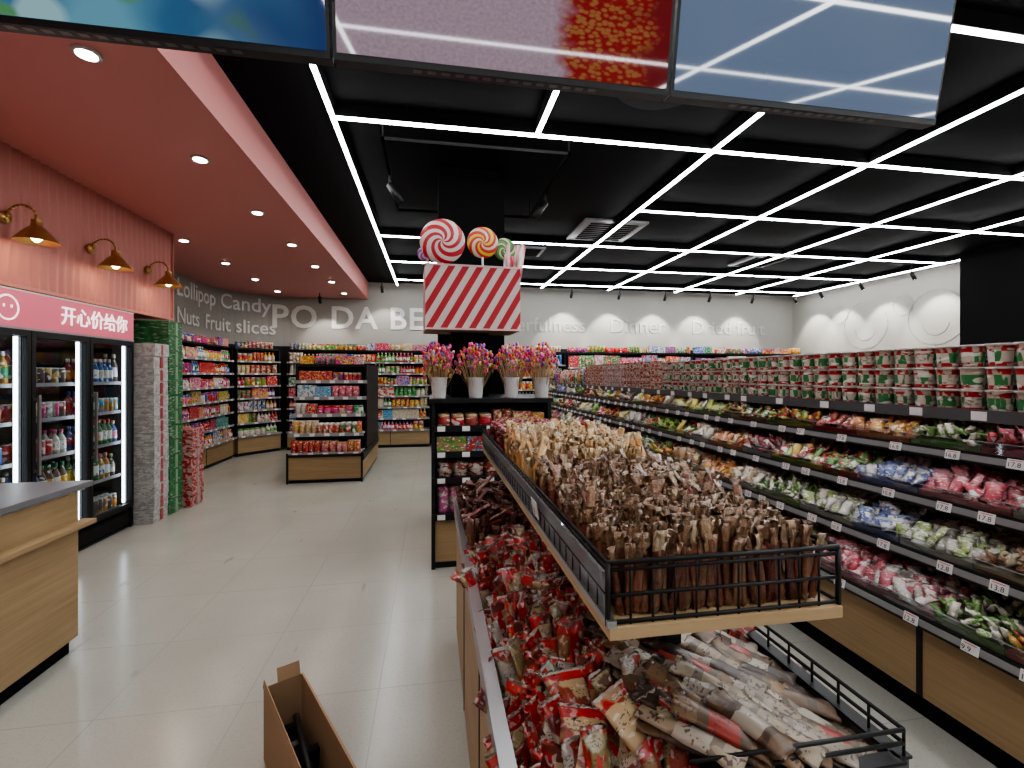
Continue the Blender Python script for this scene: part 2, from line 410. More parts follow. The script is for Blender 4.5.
for a, b in (((-.37,3.66),(1.1,3.66)), ((1.1,3.66),(1.1,5.2)), ((1.1,5.2),(-.37,5.2)), ((-.37,5.2),(-.37,3.66))):
    x0, x1 = sorted((a[0], b[0])); y0, y1 = sorted((a[1], b[1])); o.box(x0-.012, x1+.012, y0-.012, y1+.012, zt-.012, zt+.012, M_blackm)
for x, y in ((-.37,3.66),(1.1,3.66),(-.37,5.2),(1.1,5.2)): o.tube((x, y, zt), (x, y, HC), .006, M_blackm)
for x, y, dx in ((-.37,4.28,.1), (1.1,4.47,-.12)):
    o.tube((x, y, zt), (x, y, zt-.12), .01, M_black); o.tube((x, y, zt-.1), (x+dx, y-.05, zt-.27), .035, M_black, 14)
o.obj()
def vent(x, y, w):
    o = MB('ceiling_air_vent'); z = HC-.035
    o.box(x-w/2, x+w/2, y-w/2, y+w/2, z, z+.03, M_grey)
    for i in range(9):
        yy = y-w*.38+w*.76*i/8; o.box(x-w*.38, x+w*.38, yy-.012, yy+.012, z-.012, z-.0005, M_blackm)
    for s_ in (-1, 1): o.box(x+s_*w*.44-.02, x+s_*w*.44+.02, y-w*.4, y+w*.4, z-.008, z-.0005, M_grey)
    o.obj()
vent(2.35, 6.08, .86); vent(1.5, 7.3, .5); vent(5.6, 7.25, .7)
o = MB('ceiling_round_diffuser')
for r in (.32, .24, .16, .08): o.add(lathe([(r, 0), (r+.03, .03), (r-.02, .035)], 24), None, (1.55, 2.9, HC-.04-(.32-r)*.1), [W], M_blackm)
o.obj()

# ------------------------------------------------------------------ hanging screens
def screen_mat(name, kind):
    m, nt, b = nm(name); tc = N(nt, 'ShaderNodeTexCoord'); uv = tc.outputs['UV']
    sp = N(nt, 'ShaderNodeSeparateXYZ'); nt.links.new(uv, sp.inputs[0]); u, vv = sp.outputs[0], sp.outputs[1]
    if kind == 0:
        n = noise_n(nt, vmul(nt, uv, (3, 2, 1)), 1.2, 1); c = mix_n(nt, step(nt, n, .4, .6), (.04, .15, .28), (.13, .33, .44))
        n = noise_n(nt, vmul(nt, uv, (5, 3, 1)), 1., 0); c = mix_n(nt, step(nt, n, .56, .64), c, (.30, .50, .55))
        n = noise_n(nt, vmul(nt, uv, (4, 3, 1)), 1.7, 0); c = mix_n(nt, step(nt, n, .62, .68), c, (.10, .28, .12))
        c = mix_n(nt, step(nt, u, .50, .98), c, (.02, .055, .17))
    elif kind == 1:
        n = noise_n(nt, vmul(nt, uv, (90, 60, 1)), 1., 2); c = mix_n(nt, n, (.24, .17, .22), (.44, .34, .40))
        vo = N(nt, 'ShaderNodeTexVoronoi'); vo.inputs['Scale'].default_value = 48; nt.links.new(uv, vo.inputs['Vector'])
        d = mix_n(nt, step(nt, vo.outputs['Distance'], .35, .6), (.30, .12, .04), (.24, .012, .012))
        e = math_n(nt, 'ADD', u, math_n(nt, 'MULTIPLY', noise_n(nt, uv, 5, 3), .35))
        c = mix_n(nt, step(nt, e, .80, .88), c, d)
        c = mix_n(nt, step(nt, e, 1.04, 1.12), c, (.16, .008, .01))
    else:
        n = noise_n(nt, uv, 1.5, 1); c = mix_n(nt, n, (.13, .18, .28), (.18, .235, .34))
    b.inputs['Base Color'].default_value = (.01, .01, .01, 1); b.inputs['Roughness'].default_value = .04; b.inputs['Specular IOR Level'].default_value = .3
    nt.links.new(c, b.inputs['Emission Color']); b.inputs['Emission Strength'].default_value = .58
    return m
tilt = rx(math.radians(10))
for i, x0 in enumerate((-1.575, -.333, .909)):
    e = empty('hanging_display_screen', (x0+.617, 1.67, 2.58))
    o = MB('screen_housing', e)
    w = 1.232
    def bx(a, b_, c, d_, e_, f_, mat):
        o.add(BOX, tilt @ S(b_-a, d_-c, f_-e_), tilt @ np.array([a, c, e_]), [W], mat)
    bx(-w/2, w/2, 0, .06, 0, .71, M_black); bx(-w/2+.1, w/2-.1, .06, .10, .05, .55, M_black)
    bx(-w/2+.08, -w/2+.3, .061, .075, .01, .03, M_grey); bx(-w/2+.012, w/2-.012, -.003, -.0005, .022, .696, screen_mat('screen_image_%d' % i, i))
    o.box(-.25, -.22, .03, .06, .5, HC-2.58, M_black); o.box(.22, .25, .03, .06, .5, HC-2.58, M_black)
    for kk in range(14): bx(-.35+kk*.05, -.32+kk*.05, .01, .035, -.0015, 0, M_rail)
    o.obj()

# ------------------------------------------------------------------ products helper
BR = [(.5,.02,.02),(.55,.06,.015),(.6,.22,.02),(.62,.42,.04),(.07,.32,.04),(.02,.20,.08),(.02,.10,.4),(.06,.28,.45),(.5,.03,.18),(.6,.18,.28),(.6,.56,.48),(.5,.48,.42),(.25,.08,.03),(.2,.03,.2),(.6,.42,.2),(.42,.015,.03),(.5,.02,.02),(.55,.3,.04),(.55,.5,.42),(.5,.42,.3)]
def pc(): return random.choice(BR)
class FR:
    def __init__(s, ox, oy, ang, oz=0): s.o = np.array([ox, oy, oz]); s.R = rz(ang)
    def p(s, mb, t, sc, loc, pal, mat, rot=None, jit=0):
        M = s.R @ (rot if rot is not None else np.eye(3)) @ S(*sc)
        mb.add(t, M, s.o + s.R @ np.array(loc, float), pal, mat, jit)
    def box(s, mb, x0, x1, y0, y1, z0, z1, mat, col=W, col2=None):
        mb.add(BOX, s.R @ S(x1-x0, y1-y0, z1-z0), s.o + s.R @ np.array([x0, y0, z0]), [(col, col2 or col)], mat)
def row(mb, fr, x0, x1, yf, z, h, kinds='bkpjc', deep=1, wr=(.06, .11), warm=None):
    x = x0 + .005
    while x < x1 - .05:
        kd = random.choice(kinds); w = U(*wr); n = random.randint(2, 5); hh = h*U(.74, .97)
        c1 = pc() if warm is None else random.choice(warm); c2 = pc(); c3 = pc()
        if kd == 'b': w = min(w, .075)
        if kd == 'c': hh = min(hh, .14)
        for i in range(n):
            if x + w > x1: x = x1; break
            for q in range(deep):
                l = (x+w/2, yf+.03+w*.5+q*w*1.02, z)
                if kd == 'b': fr.p(mb, BOTTLE, (w*.96, w*.96, hh), l, [(c1, c1), (c2, W), (c3, c3)], M_pack)
                elif kd == 'k': fr.p(mb, CBOX, (w*.97, w*.9, hh), l, [(c1, c2)], M_pack)
                elif kd == 'p': fr.p(mb, POUCHL, (w*1.1, w*.5, hh), l, [(c1, c2), (c1, c1)], M_pack)
                elif kd == 'j': fr.p(mb, JAR, (w*.98, w*.98, hh*.85), l, [(c1, c2), (W, W), (c3, c3)], M_pack)
                else: fr.p(mb, CAN, (w*.9, w*.9, hh), l, [(c1, c2), (W, W), (.45, .45, .45)], M_pack)
            x += w
        x += .003
def wall_shelf(name, ox, oy, ang, L, H=1.98, D=.42, nl=6, base=.36, kinds='bkpjc', deep=1, warm=None):
    e = empty(name, (0,0,0)); fr = FR(ox, oy, ang); s = MB('shelf_frame', e)
    fr.box(s, 0, L, .03, D, .06, base, M_wood); fr.box(s, 0, L, .06, D, 0, .06, M_black)
    for q in range(int(L/1.0)+1): fr.box(s, min(q*1., L-.01), min(q*1., L-.01)+.01, .026, .03, .06, base, M_black)
    fr.box(s, 0, L, D-.02, D, base, H, M_dark); fr.box(s, 0, L, .1, D, H, H+.03, M_black)
    fr.box(s, 0, .02, .05, D, base, H, M_black); fr.box(s, L-.02, L, .05, D, base, H, M_black)
    p = MB('shelf_products', e); dz = (H-base)/nl
    for i in range(nl):
        z = base + dz*i; yf = .0 + .04*(i > 0)
        fr.box(s, .0, L, yf, D-.02, z-.005, z+.012, M_shelfw); fr.box(s, 0, L, yf-.012, yf, z-.015, z+.018, M_grey)
        x = .05
        while x < L-.1: fr.box(s, x, x+.07, yf-.016, yf-.0125, z-.013, z+.016, M_tag); x += U(.16, .34)
        row(p, fr, .02, L-.02, yf, z+.012, dz-.025, kinds, deep, warm=warm)
    row(p, fr, .02, L-.02, .08, H+.03, .16, 'kpj', 1, warm=warm)
    s.obj(); p.obj()
    return e
wall_shelf('wall_shelving', -3.5, 6.1, math.pi/2, 3.05, kinds='bbjk', nl=7)
wall_shelf('wall_shelving', -3.48, 9.2, math.radians(50), .85, D=.3, kinds='bjkp', nl=7)
wall_shelf('wall_shelving', -2.85, 9.85, 0, 2.8, kinds='kpbj', nl=7)
wall_shelf('wall_shelving', .0, 9.85, 0, 2.9, kinds='kpbj', nl=6)
wall_shelf('wall_shelving', 2.95, 9.85, 0, 3., kinds='kp', nl=5)
wall_shelf('wall_shelving', 6.0, 9.85, 0, 2.9, kinds='kp', nl=5)

# ------------------------------------------------------------------ mid promotional island (left area)
e = empty('snack_display_island'); s = MB('island_frame', e); p = MB('island_products', e)
fr = FR(-1.97, 6.8, 0)
fr.box(s, 0, 1.01, .02, 1.9, .05, .36, M_wood); fr.box(s, .02, .99, .05, 1.88, 0, .05, M_black)
for x in (0, .985): fr.box(s, x, x+.025, 0, .03, 0, .42, M_black)
fr.box(s, 0, 1.01, 0, .02, .36, .40, M_black); fr.box(s, 1.0105, 1.02, .02, 1.9, .3, .40, M_black)
fr.box(s, .98, 1.01, .45, 1.9, .40, 1.62, M_black); fr.box(s, 0, .03, .45, 1.9, .40, 1.62, M_black); fr.box(s, .03, .98, 1.0, 1.03, .40, 1.62, M_black)
fr.box(s, 0, 1.01, .45, 1.9, 1.62, 1.66, M_black)
pals = [[(.45,.12,.03),(.35,.08,.03),(.5,.25,.08)], [(.5,.4,.3),(.55,.3,.1),(.5,.08,.05)], [(.6,.56,.5),(.5,.48,.45),(.45,.3,.2)], [(.55,.5,.45),(.5,.1,.1),(.2,.3,.45)], [(.5,.03,.03),(.45,.02,.05),(.6,.4,.3)]]
for k, (z, yf, hh) in enumerate(((.40, .02, .19), (.66, .1, .22), (.92, .25, .2), (1.16, .38, .2), (1.40, .46, .2))):
    fr.box(s, .03, .98, yf, 1.0, z-.02, z, M_shelfw); fr.box(s, .0, 1.01, yf-.015, yf, z-.025, z+.025, M_grey)
    for q in range(5): fr.box(s, .08+q*.2, .15+q*.2, yf-.019, yf-.0155, z-.02, z+.02, M_tag)
    row(p, fr, .03, .98, yf, z+.001, hh, 'kpj' if z > .6 else 'p', 2, warm=pals[k])
row(p, fr, .03, .98, .5, 1.66, .14, 'kp', 1)
s.obj(); p.obj()

# ------------------------------------------------------------------ gondola with column (candy endcap)
e = empty('endcap_shelving'); s = MB('endcap_frame', e); p = MB('endcap_products', e)
fr = FR(0, 3.63, 0); D = .85
fr.box(s, 0, .94, .02, D, .05, .40, M_wood); fr.box(s, .02, .92, .03, D, 0, .05, M_black)
for x in (-.005, .915): fr.box(s, x, x+.03, 0, .04, 0, 1.28, M_black)
fr.box(s, -.005, .945, .6, D, .4, 1.28, M_black); fr.box(s, -.02, .96, -.01, D, 1.28, 1.315, M_black)
fr.box(s, 0, .01, .04, .6, .4, 1.28, M_black); fr.box(s, .93, .94, .04, .6, .4, 1.28, M_black)
for z in (.41, .69, .89, 1.09):
    fr.box(s, 0, .94, 0.0, .6, z-.02, z, M_black); fr.box(s, 0, .94, -.02, 0, z-.03, z+.02, M_black)
    for q in range(5): fr.box(s, .04+q*.19, .10+q*.19, -.024, -.0205, z-.025, z+.015, M_tag)
row(p, fr, .03, .92, .0, .41, .24, 'p', 2, (.09, .1), warm=[(.5,.04,.2),(.55,.12,.3),(.6,.3,.4)])
row(p, fr, .03, .92, .0, .69, .15, 'kp', 2, (.08,.13), warm=[(.3,.04,.02),(.45,.35,.2),(.4,.03,.03)])
row(p, fr, .03, .92, .0, .89, .14, 'kp', 2, (.08,.13), warm=[(.4,.04,.03),(.35,.2,.1),(.4,.03,.03)])
row(p, fr, .03, .92, .0, 1.09, .14, 'kpj', 2, (.07,.12), warm=[(.4,.04,.02),(.5,.2,.06),(.3,.05,.03)])
s.obj(.002); p.obj()

flc = [(.65,.03,.16),(.7,.10,.28),(.6,.02,.05),(.7,.35,.02),(.68,.40,.42),(.45,.03,.30),(.7,.2,.02),(.68,.05,.22),(.65,.03,.10),(.08,.10,.45)]
for i, x in enumerate((.055, .345, .635, .885)):
    e = empty('lollipop_bouquet', (x, 3.72, 1.315)); o = MB('bouquet', e)
    o.add(lathe([(.05, 0), (.053, .01), (.066, .16), (.07, .165), (.066, .165), (.05, .03)], 18, cap1=True), None, (0,0,0), [W], M_white)
    for k in range(105):
        a = U(0, 6.283); r = math.sqrt(R()); top = Vector((math.cos(a)*r*.145, math.sin(a)*r*.11, .27+.12*(1-r*r)+U(-.05, .05)))
        o.tube((math.cos(a)*r*.045, math.sin(a)*r*.045, .05), top, .0016, M_col, 4, col=(.4,.28,.14))
        c = random.choice(flc); sz = U(.018, .03)
        o.add(BALL, rz(U(0,6))@rx(U(-.6,.6))@S(sz, sz*.8, sz*1.4), top, [(c, c if R()<.7 else random.choice(flc))], M_candy)
        if k % 2: o.add(LUMP, rz(U(0,6))@rx(U(-.8,.8))@S(.026, .008, .04), top+Vector((U(-.02,.02), U(-.02,.02), -.07+U(-.03,.03))), [(random.choice([(.55,.08,.22),(.5,.35,.1),(.5,.05,.1)]), (.5,.3,.1))], M_candy)
    o.obj()
m, nt, b = nm('red_white_stripes'); tc = N(nt, 'ShaderNodeTexCoord'); sp = N(nt, 'ShaderNodeSeparateXYZ'); nt.links.new(tc.outputs['Object'], sp.inputs[0])
q = math_n(nt, 'ADD', math_n(nt, 'MULTIPLY', sp.outputs[0], -1.7), sp.outputs[2]); q = math_n(nt, 'ADD', q, math_n(nt, 'MULTIPLY', sp.outputs[1], 1.7))
q = math_n(nt, 'FRACT', math_n(nt, 'MULTIPLY', q, 5.2)); nt.links.new(mix_n(nt, step(nt, q, .49, .51), (.40, .012, .022), (.55, .48, .46)), b.inputs['Base Color'])
b.inputs['Roughness'].default_value = .5; M_str = m
M_trimb = simple('box_trim', (.6,.42,.42), .5)
e = empty('striped_candy_box', (.32, 3.95, 1.86)); e.rotation_euler = (0, 0, math.radians(3)); o = MB('box_shell', e)
w, d_, h_ = .385, .22, .52
o.box(-w, w, -d_, -d_+.01, 0, h_, M_str); o.box(-w, w, d_-.01, d_, 0, h_, M_str); o.box(-w, -w+.01, -d_+.01, d_-.01, 0, h_, M_str); o.box(w-.01, w, -d_+.01, d_-.01, 0, h_, M_str)
o.box(-w+.01, w-.01, -d_+.01, d_-.01, 0, .4, M_card)
for zz in (0, h_-.012): o.box(-w-.003, w+.003, -d_-.004, -d_-.0005, zz, zz+.014, M_trimb)
o.box(-.16, .16, .0, .12, -.545, 0, M_blackm)
o.obj()
def lolly(x, y, z, r, cols, turns=5, name='giant_swirl_lollipop', lean=0):
    e = empty(name, (x, y, z)); e.rotation_euler = (0, lean, 0); o = MB('swirl_disc', e); na, nr = 64, 12
    for side in (-1, 1):
        v = []; f = []; ci = []
        for j in range(nr+1):
            rr = max(j/nr, .01)
            for i in range(na):
                a = 2*math.pi*i/na + rr*2.6; v.append((rr*r*math.cos(a), side*r*.16*math.sqrt(max(0, 1-rr**2.6)), rr*r*math.sin(a)))
        for j in range(nr):
            for i in range(na):
                q = (j*na+i, j*na+(i+1) % na, (j+1)*na+(i+1) % na, (j+1)*na+i); f.append(q if side < 0 else q[::-1])
                ci.append(int(i/na*turns*2) % 2 if len(cols) == 2 else int(i/na*turns*len(cols)) % len(cols))
        o.add(T(v, f, ci=ci), None, (0,0,0), cols, M_col)
    o.tube((0, 0, -r*.9), (0, 0, -r-.25), .008, M_white, 8)
    o.obj()
lolly(.085, 3.85, 2.595, .185, [(.42,.01,.02), (.55,.5,.48)], 6)
lolly(.415, 3.85, 2.60, .13, [(.5,.02,.02), (.62,.42,.03), (.5,.03,.02), (.55,.5,.4)], 3)
lolly(.60, 3.86, 2.555, .095, [(.05,.28,.05), (.5,.45,.3), (.1,.08,.05)], 4)
lolly(-.06, 3.9, 2.50, .06, [(.25,.05,.35), (.5,.4,.45)], 4, lean=-.4)
o = MB('wrapped_candy_sticks')
for k in range(9):
    x = .60+R()*.13; a = U(-.15, .25); z0 = 2.36
    o.tube((x, 3.86+U(-.05,.08), z0-.1), (x+a*.3, 3.86, z0+U(.12,.25)), .02, M_candy, 8, col=random.choice([(.55,.3,.3),(.5,.05,.08),(.6,.5,.45)]))
o.obj()

# ------------------------------------------------------------------ beverage fridge
e = empty('beverage_fridge'); o = MB('fridge_body', e); b_ = MB('fridge_drinks', e); XF = -2.93
y0f, y1f = 2.80, 5.20
o.box(-3.65, -3.55, y0f, y1f, 0, 2.11, M_black); o.box(-3.55, XF, y0f, y0f+.03, .0, 2.11, M_black); o.box(-3.55, XF, y1f-.03, y1f, 0, 2.11, M_black)
o.box(-3.55, XF-.03, y0f+.03, y1f-.03, 0, .2, M_black); o.box(-3.55, XF-.03, y0f+.03, y1f-.03, 1.83, 2.11, M_black)
o.box(XF-.03, XF+.01, y0f+.03, y1f-.03, .04, .17, M_blackm)
for k in range(8): o.box(XF+.01, XF+.014, y0f+.1, y1f-.1, .055+k*.013, .061+k*.013, M_black)
o.box(XF-.03, XF+.005, y0f+.01, y1f-.005, 1.845, 2.105, M_sign); o.box(XF-.03, XF+.008, y0f, y1f, 1.83, 1.845, M_grey); o.box(XF-.03, XF+.008, y0f, y1f, 2.105, 2.115, M_white)
t = text_tpl('开心价给你', .165, .003, 1.0)
if t: o.add(t, TXY['+X'], (XF+.009, 4.27, 1.92), [W], M_signt)
for a in range(24):
    a0 = 2*math.pi*a/24; a1 = 2*math.pi*(a+1)/24; cy, cz = 3.80, 1.975
    o.tube((XF+.008, cy+.085*math.cos(a0), cz+.085*math.sin(a0)), (XF+.008, cy+.085*math.cos(a1), cz+.085*math.sin(a1)), .006, M_signt, 4)
for dy in (-.03, .03): o.tube((XF+.008, cy+dy, cz+.02), (XF+.008, cy+dy, cz-.0), .006, M_signt, 4)
fw = [(.3,.02,.02),(.03,.16,.05),(.4,.38,.32),(.4,.2,.02),(.25,.1,.03),(.08,.06,.05),(.02,.08,.25),(.4,.08,.1),(.1,.05,.03)]
for i in range(4):
    ya = y0f + .6*i + .004; yb = ya + .592
    for (p0, p1, q0, q1) in ((ya, ya+.035, .2, 1.83), (yb-.035, yb, .2, 1.83), (ya+.035, yb-.035, .2, .245), (ya+.035, yb-.035, 1.785, 1.83)):
        o.box(XF-.028, XF+.006, p0, p1, q0, q1, M_black)
    o.box(XF-.018, XF-.014, ya+.035, yb-.035, .245, 1.785, M_glass)
    o.box(XF+.03, XF+.045, ya+.01, ya+.03, .75, 1.35, M_steel); o.box(XF+.006, XF+.03, ya+.012, ya+.028, .77, .79, M_steel); o.box(XF+.006, XF+.03, ya+.012, ya+.028, 1.31, 1.33, M_steel)
    o.box(XF-.06, XF-.045, yb-.065, yb-.045, .25, 1.78, M_led2); o.box(XF-.07, XF-.03, yb-.04, ya+.6, .2, 1.83, M_dark)
    for z in (.21, .52, .84, 1.14, 1.42):
        o.box(-3.53, XF-.09, ya, yb, z-.008, z, M_rail); o.box(XF-.09, XF-.085, ya, yb, z-.012, z+.018, M_grey)
    fr = FR(XF-.05, ya, math.pi/2)
    for z, h in ((.21, .27), (.52, .28), (.84, .26), (1.14, .25), (1.42, .3)):
        row(b_, fr, .02, .57, .02, z, h, 'bbbc', 2, (.062, .072), warm=fw)
o.obj(); b_.obj()
for y in (2.96, 3.79, 4.62, 5.45):
    e = empty('brass_wall_lamp', (-2.94, y, 2.6)); o = MB('lamp_arm_and_shade', e)
    o.tube((0, 0, 0), (.02, 0, 0), .045, M_gold, 16)
    pts = [(.02, 0, 0)] + [(.02+.09*(1-math.cos(a))+.0, 0, .09*math.sin(a)) for a in [math.pi*i/10 for i in range(1, 10)]] + [(.2, 0, -.03)]
    for a, b2 in zip(pts, pts[1:]): o.tube(a, b2, .009, M_gold, 8)
    o.add(lathe([(.03, 0), (.032, -.045), (.05, -.06), (.085, -.10), (.125, -.155), (.127, -.158), (.12, -.154), (.08, -.10), (.04, -.058), (.02, -.05)][::-1], 24, cap0=False, cap1=False), None, (.2, 0, -.01), [W], M_gold)
    o.add(lathe([(.012, 0), (.03, .02), (.032, .045), (.015, .07)], 12), None, (.2, 0, -.165), [W], M_bulb)
    o.obj()
    light('wall_lamp_bulb', 'POINT', (-2.74, y, 2.41), 1.0, (1, .78, .52), shadow_soft_size=.03)

def cartons(name, x0, x1, y0, y1, h, n, c1, c2, mat=M_carton, strap=None):
    o = MB(name)
    for i in range(n):
        o.box(x0+U(-.008,.008), x1+U(-.008,.008), y0+U(0,.006), y1-U(0,.006), i*h+.002, (i+1)*h, mat, c1, c2)
        o.box(x0+.03, x1+.0085, (y0+y1)/2-.02, (y0+y1)/2+.02, i*h+.01, (i+1)*h-.01, M_col, strap or c2)
    o.obj(.003)
cartons('beverage_carton_stack', -3.15, -2.76, 5.23, 5.49, .13, 14, (.40,.40,.39), (.30,.29,.29), strap=(.35,.06,.07))
cartons('beverage_carton_stack', -3.18, -2.76, 5.50, 5.78, .16, 13, (.012,.10,.03), (.03,.15,.055), strap=(.2,.32,.2))
cartons('beverage_carton_stack', -3.0, -2.68, 5.80, 6.08, .11, 8, (.32,.015,.02), (.38,.27,.25))
cartons('beverage_carton_stack', -3.4, -3.02, 5.80, 6.05, .16, 12, (.015,.12,.04), (.08,.18,.08))

# ------------------------------------------------------------------ checkout counter
e = empty('checkout_counter'); o = MB('counter_body', e)
o.box(-2.6, -1.90, .6, 2.90, .08, .88, M_wood); o.box(-2.58, -1.93, .6, 2.88, 0, .08, M_blackm)
o.box(-2.65, -1.86, .55, 2.95, .885, .915, M_stone); o.box(-2.62, -1.88, .58, 2.92, .872, .885, M_steel)
o.box(-1.90, -1.83, .6, 2.93, .685, .71, M_wood); o.box(-1.90, -1.895, .6, 2.9, .66, .685, M_blackm)
o.box(-1.8995, -1.894, 1.6, 1.606, .08, .66, M_blackm)
o.obj(.003)
o = MB('card_terminal_stand'); o.box(-2.35, -2.1, 1.7, 1.9, .915, .93, M_black); o.box(-2.24, -2.2, 1.78, 1.82, .93, 1.15, M_black); o.box(-2.3, -2.1, 1.74, 1.755, 1.1, 1.3, M_black); o.obj(.004)

# ------------------------------------------------------------------ cardboard box on floor
e = empty('open_cardboard_box', (-.425, 1.70, 0)); e.rotation_euler = (0, 0, math.radians(29)); o = MB('box_walls', e)
w, l, h = .072, .33, .28; t_ = .004
o.box(-w, w, -l, l, 0.001, t_, M_card); o.box(-w, -w+t_, -l, l, t_, h, M_card); o.box(w-t_, w, -l, l, t_, h, M_card); o.box(-w+t_, w-t_, l-t_, l, t_, h, M_card); o.box(-w+t_, w-t_, -l, -l+t_, t_, h, M_card)
def flap(p, M, sx, sy): o.add(BOX, M @ S(sx, sy, t_*.8), p, [W], M_card)
flap((-w, -l, h), ry(math.radians(-82)), .03, 2*l)
flap((w, -l, h), ry(math.radians(80)), .05, 2*l)
flap((-w+.05, l, h), rx(math.radians(70)), 2*w-.06, .05)
for k in range(9):
    x = U(-.03, .03); y = -l+.07+k*.062
    o.add(CBOX, rx(U(-.15, .15)) @ ry(U(-.1, .1)) @ S(U(.03, .05), .03, U(.10, .15)), (x, y, .02), [W], M_blackm if k % 3 else M_rail)
o.tube((-.02, -.2, .16), (.02, .22, .19), .012, M_black, 10)
o.obj()

# ------------------------------------------------------------------ foreground island
XL, XR, YN, YFAR, ZR = .137, .872, .735, 2.66, .78
e = empty('dried_meat_display_island'); o = MB('island_body', e)
o.box(XL, XL+.02, YN, YFAR, .06, .70, M_wood); o.box(XR-.02, XR, YN, YFAR, .06, .70, M_wood); o.box(XL+.02, XR-.02, YN, YN+.02, .06, .70, M_wood); o.box(XL+.02, XR-.02, YFAR-.02, YFAR, .06, .70, M_wood)
o.box(XL+.02, XR-.02, YN+.02, YFAR-.02, .55, .57, M_dark); o.box(XL+.03, XR-.03, YN+.03, YFAR-.03, 0, .06, M_blackm)
for y in (1.35, 2.0): o.box(XL-.003, XL, y, y+.006, .06, .70, M_blackm)
for x0, x1, y0, y1 in ((XL-.012, XL+.012, YN, YFAR), (XR-.012, XR+.012, YN, YFAR), (XL+.012, XR-.012, YN-.01, YN+.012), (XL+.012, XR-.012, YFAR-.012, YFAR+.01)):
    o.box(x0, x1, y0, y1, .70, ZR, M_grey if x1 < .5 else M_rail)
    o.box(x0-.004, x1+.004, y0-.003, y1+.003, ZR, ZR+.006, M_steel if x1 < .5 else M_black)
for z in (ZR+.03, ZR+.055):
    o.tube((XR, YN, z), (XR, YFAR, z), .004, M_black); o.tube((XL+.3, YN, z), (XR, YN, z), .004, M_black)
for k in range(28): y = YN+k*(YFAR-YN)/27; o.tube((XR, y, ZR), (XR, y, ZR+.055), .003, M_black, 5)
UX0, UX1, UY0, UY1, UZ = .29, .735, .73, 2.66, 1.06
for y in (1.05, 2.3): o.box(.56, .60, y, y+.04, .57, UZ, M_black); o.box(UX0+.03, UX1-.03, y, y+.04, UZ-.03, UZ, M_black)
o.box(UX0, UX1, UY0, UY1, UZ, UZ+.02, M_woodl)
z0 = UZ+.02; z1 = UZ+.125
o.add(BOX, ry(math.radians(-8)) @ S(.006, UY1-UY0-.02, .075), (UX0+.004, UY0+.02, z0+.012), [W], M_grey)
o.add(BOX, ry(math.radians(-8)) @ S(.003, UY1-UY0-.02, .085), (UX0-.004, UY0+.02, z0+.014), [W], M_acry)
o.box(UX0-.004, UX0+.012, UY0, UY1, z0, z0+.012, M_steel)
o.add(BOX, ry(math.radians(-8)) @ S(.002, .07, .045), (UX0-.008, 1.22, z0+.03), [W], M_tag)
t = text_tpl('19.8', .03)
if t: o.add(t, ry(math.radians(-8)) @ TXY['-X'], (UX0-.014, 1.28, z0+.04), [W], M_num)
for z in (z0+.005, z0+.05, z1-.012, z1):
    r = .0035 if z < z1 else .0045
    o.tube((UX0, UY0+.01, z), (UX1, UY0+.01, z), r, M_black); o.tube((UX1, UY0+.01, z), (UX1, UY1, z), r, M_black); o.tube((UX0, UY1, z), (UX1, UY1, z), r, M_black)
    o.tube((UX0+.0, UY0+.01, z), (UX0+.0, UY1, z), r*.8, M_black)
for k in range(12): x = UX0+k*(UX1-UX0)/11; o.tube((x, UY0+.01, z0), (x, UY0+.01, z1), .0022 if 0 < k < 11 else .005, M_black)
for k in range(40): y = UY0+.01+k*(UY1-UY0-.01)/39; o.tube((UX1, y, z0), (UX1, y, z1), .0028, M_black)
for k in range(40): y = UY0+.01+k*(UY1-UY0-.01)/39; o.tube((UX0, y, z0), (UX0, y, z1), .0015, M_black, 4)
o.obj()

JS = (.05, .22, .01)
def sticks(mb, x0, x1, y0, y1, z, dx, dy, h, wd, th, cols, crimps, lean=.35, hj=.12, tpl=STICK, tw=.9, edge=0.):
    y = y0
    while y < y1:
        x = x0+U(0, dx*.5)
        while x < x1:
            e_ = 1-edge*abs(2*(x-x0)/(x1-x0)-1)**3
            hh = h*U(1-hj, 1+hj)*e_; c = random.choice(cols); c2 = random.choice(cols); cr = random.choice(crimps)
            M = rz(U(-tw, tw)) @ rx(U(-lean, lean)) @ ry(U(-lean, lean)*.8) @ S(wd*U(.8, 1.2), th*U(.8, 1.3), hh)
            mb.add(tpl, M, (x+U(-.3, .3)*dx, y+U(-.3, .3)*dy, z), [(c, c2), (cr, tuple(q*.55 for q in cr))], M_stick, jit=JS)
            x += dx
        y += dy
def loose(mb, n, xa, xb, ya, yb, za, zb, sc, cols, crimps, tpl=STICK, t0=.9, t1=1.5, face=None):
    for k in range(n):
        x = U(xa, xb); y = U(ya, yb); cr = random.choice(crimps); a = U(-3.14, 3.14) if face is None else face+U(-.8, .8); th = U(t0, t1); L = sc[2]*U(.85, 1.15)
        M = rz(a) @ rx(th); mid = M @ np.array([0, 0, L/2])
        mb.add(tpl, M @ S(sc[0]*U(.8, 1.2), sc[1], L), (min(max(x, xa+.03), xb-.03)-mid[0]*.9, y-mid[1]*.9, U(za, zb)-mid[2]), [(random.choice(cols), random.choice(cols)), (cr, tuple(q*.6 for q in cr))], M_stick, jit=JS)
brown = [(.11,.028,.012),(.16,.042,.018),(.07,.016,.007),(.21,.085,.038),(.17,.035,.015),(.14,.065,.027),(.24,.12,.06)]
brcr = [(.32,.20,.11),(.24,.135,.07),(.38,.27,.17),(.17,.08,.04),(.28,.15,.08)]
tan = [(.52,.23,.06),(.46,.17,.035),(.55,.30,.10),(.50,.20,.05),(.55,.38,.18),(.40,.18,.06)]
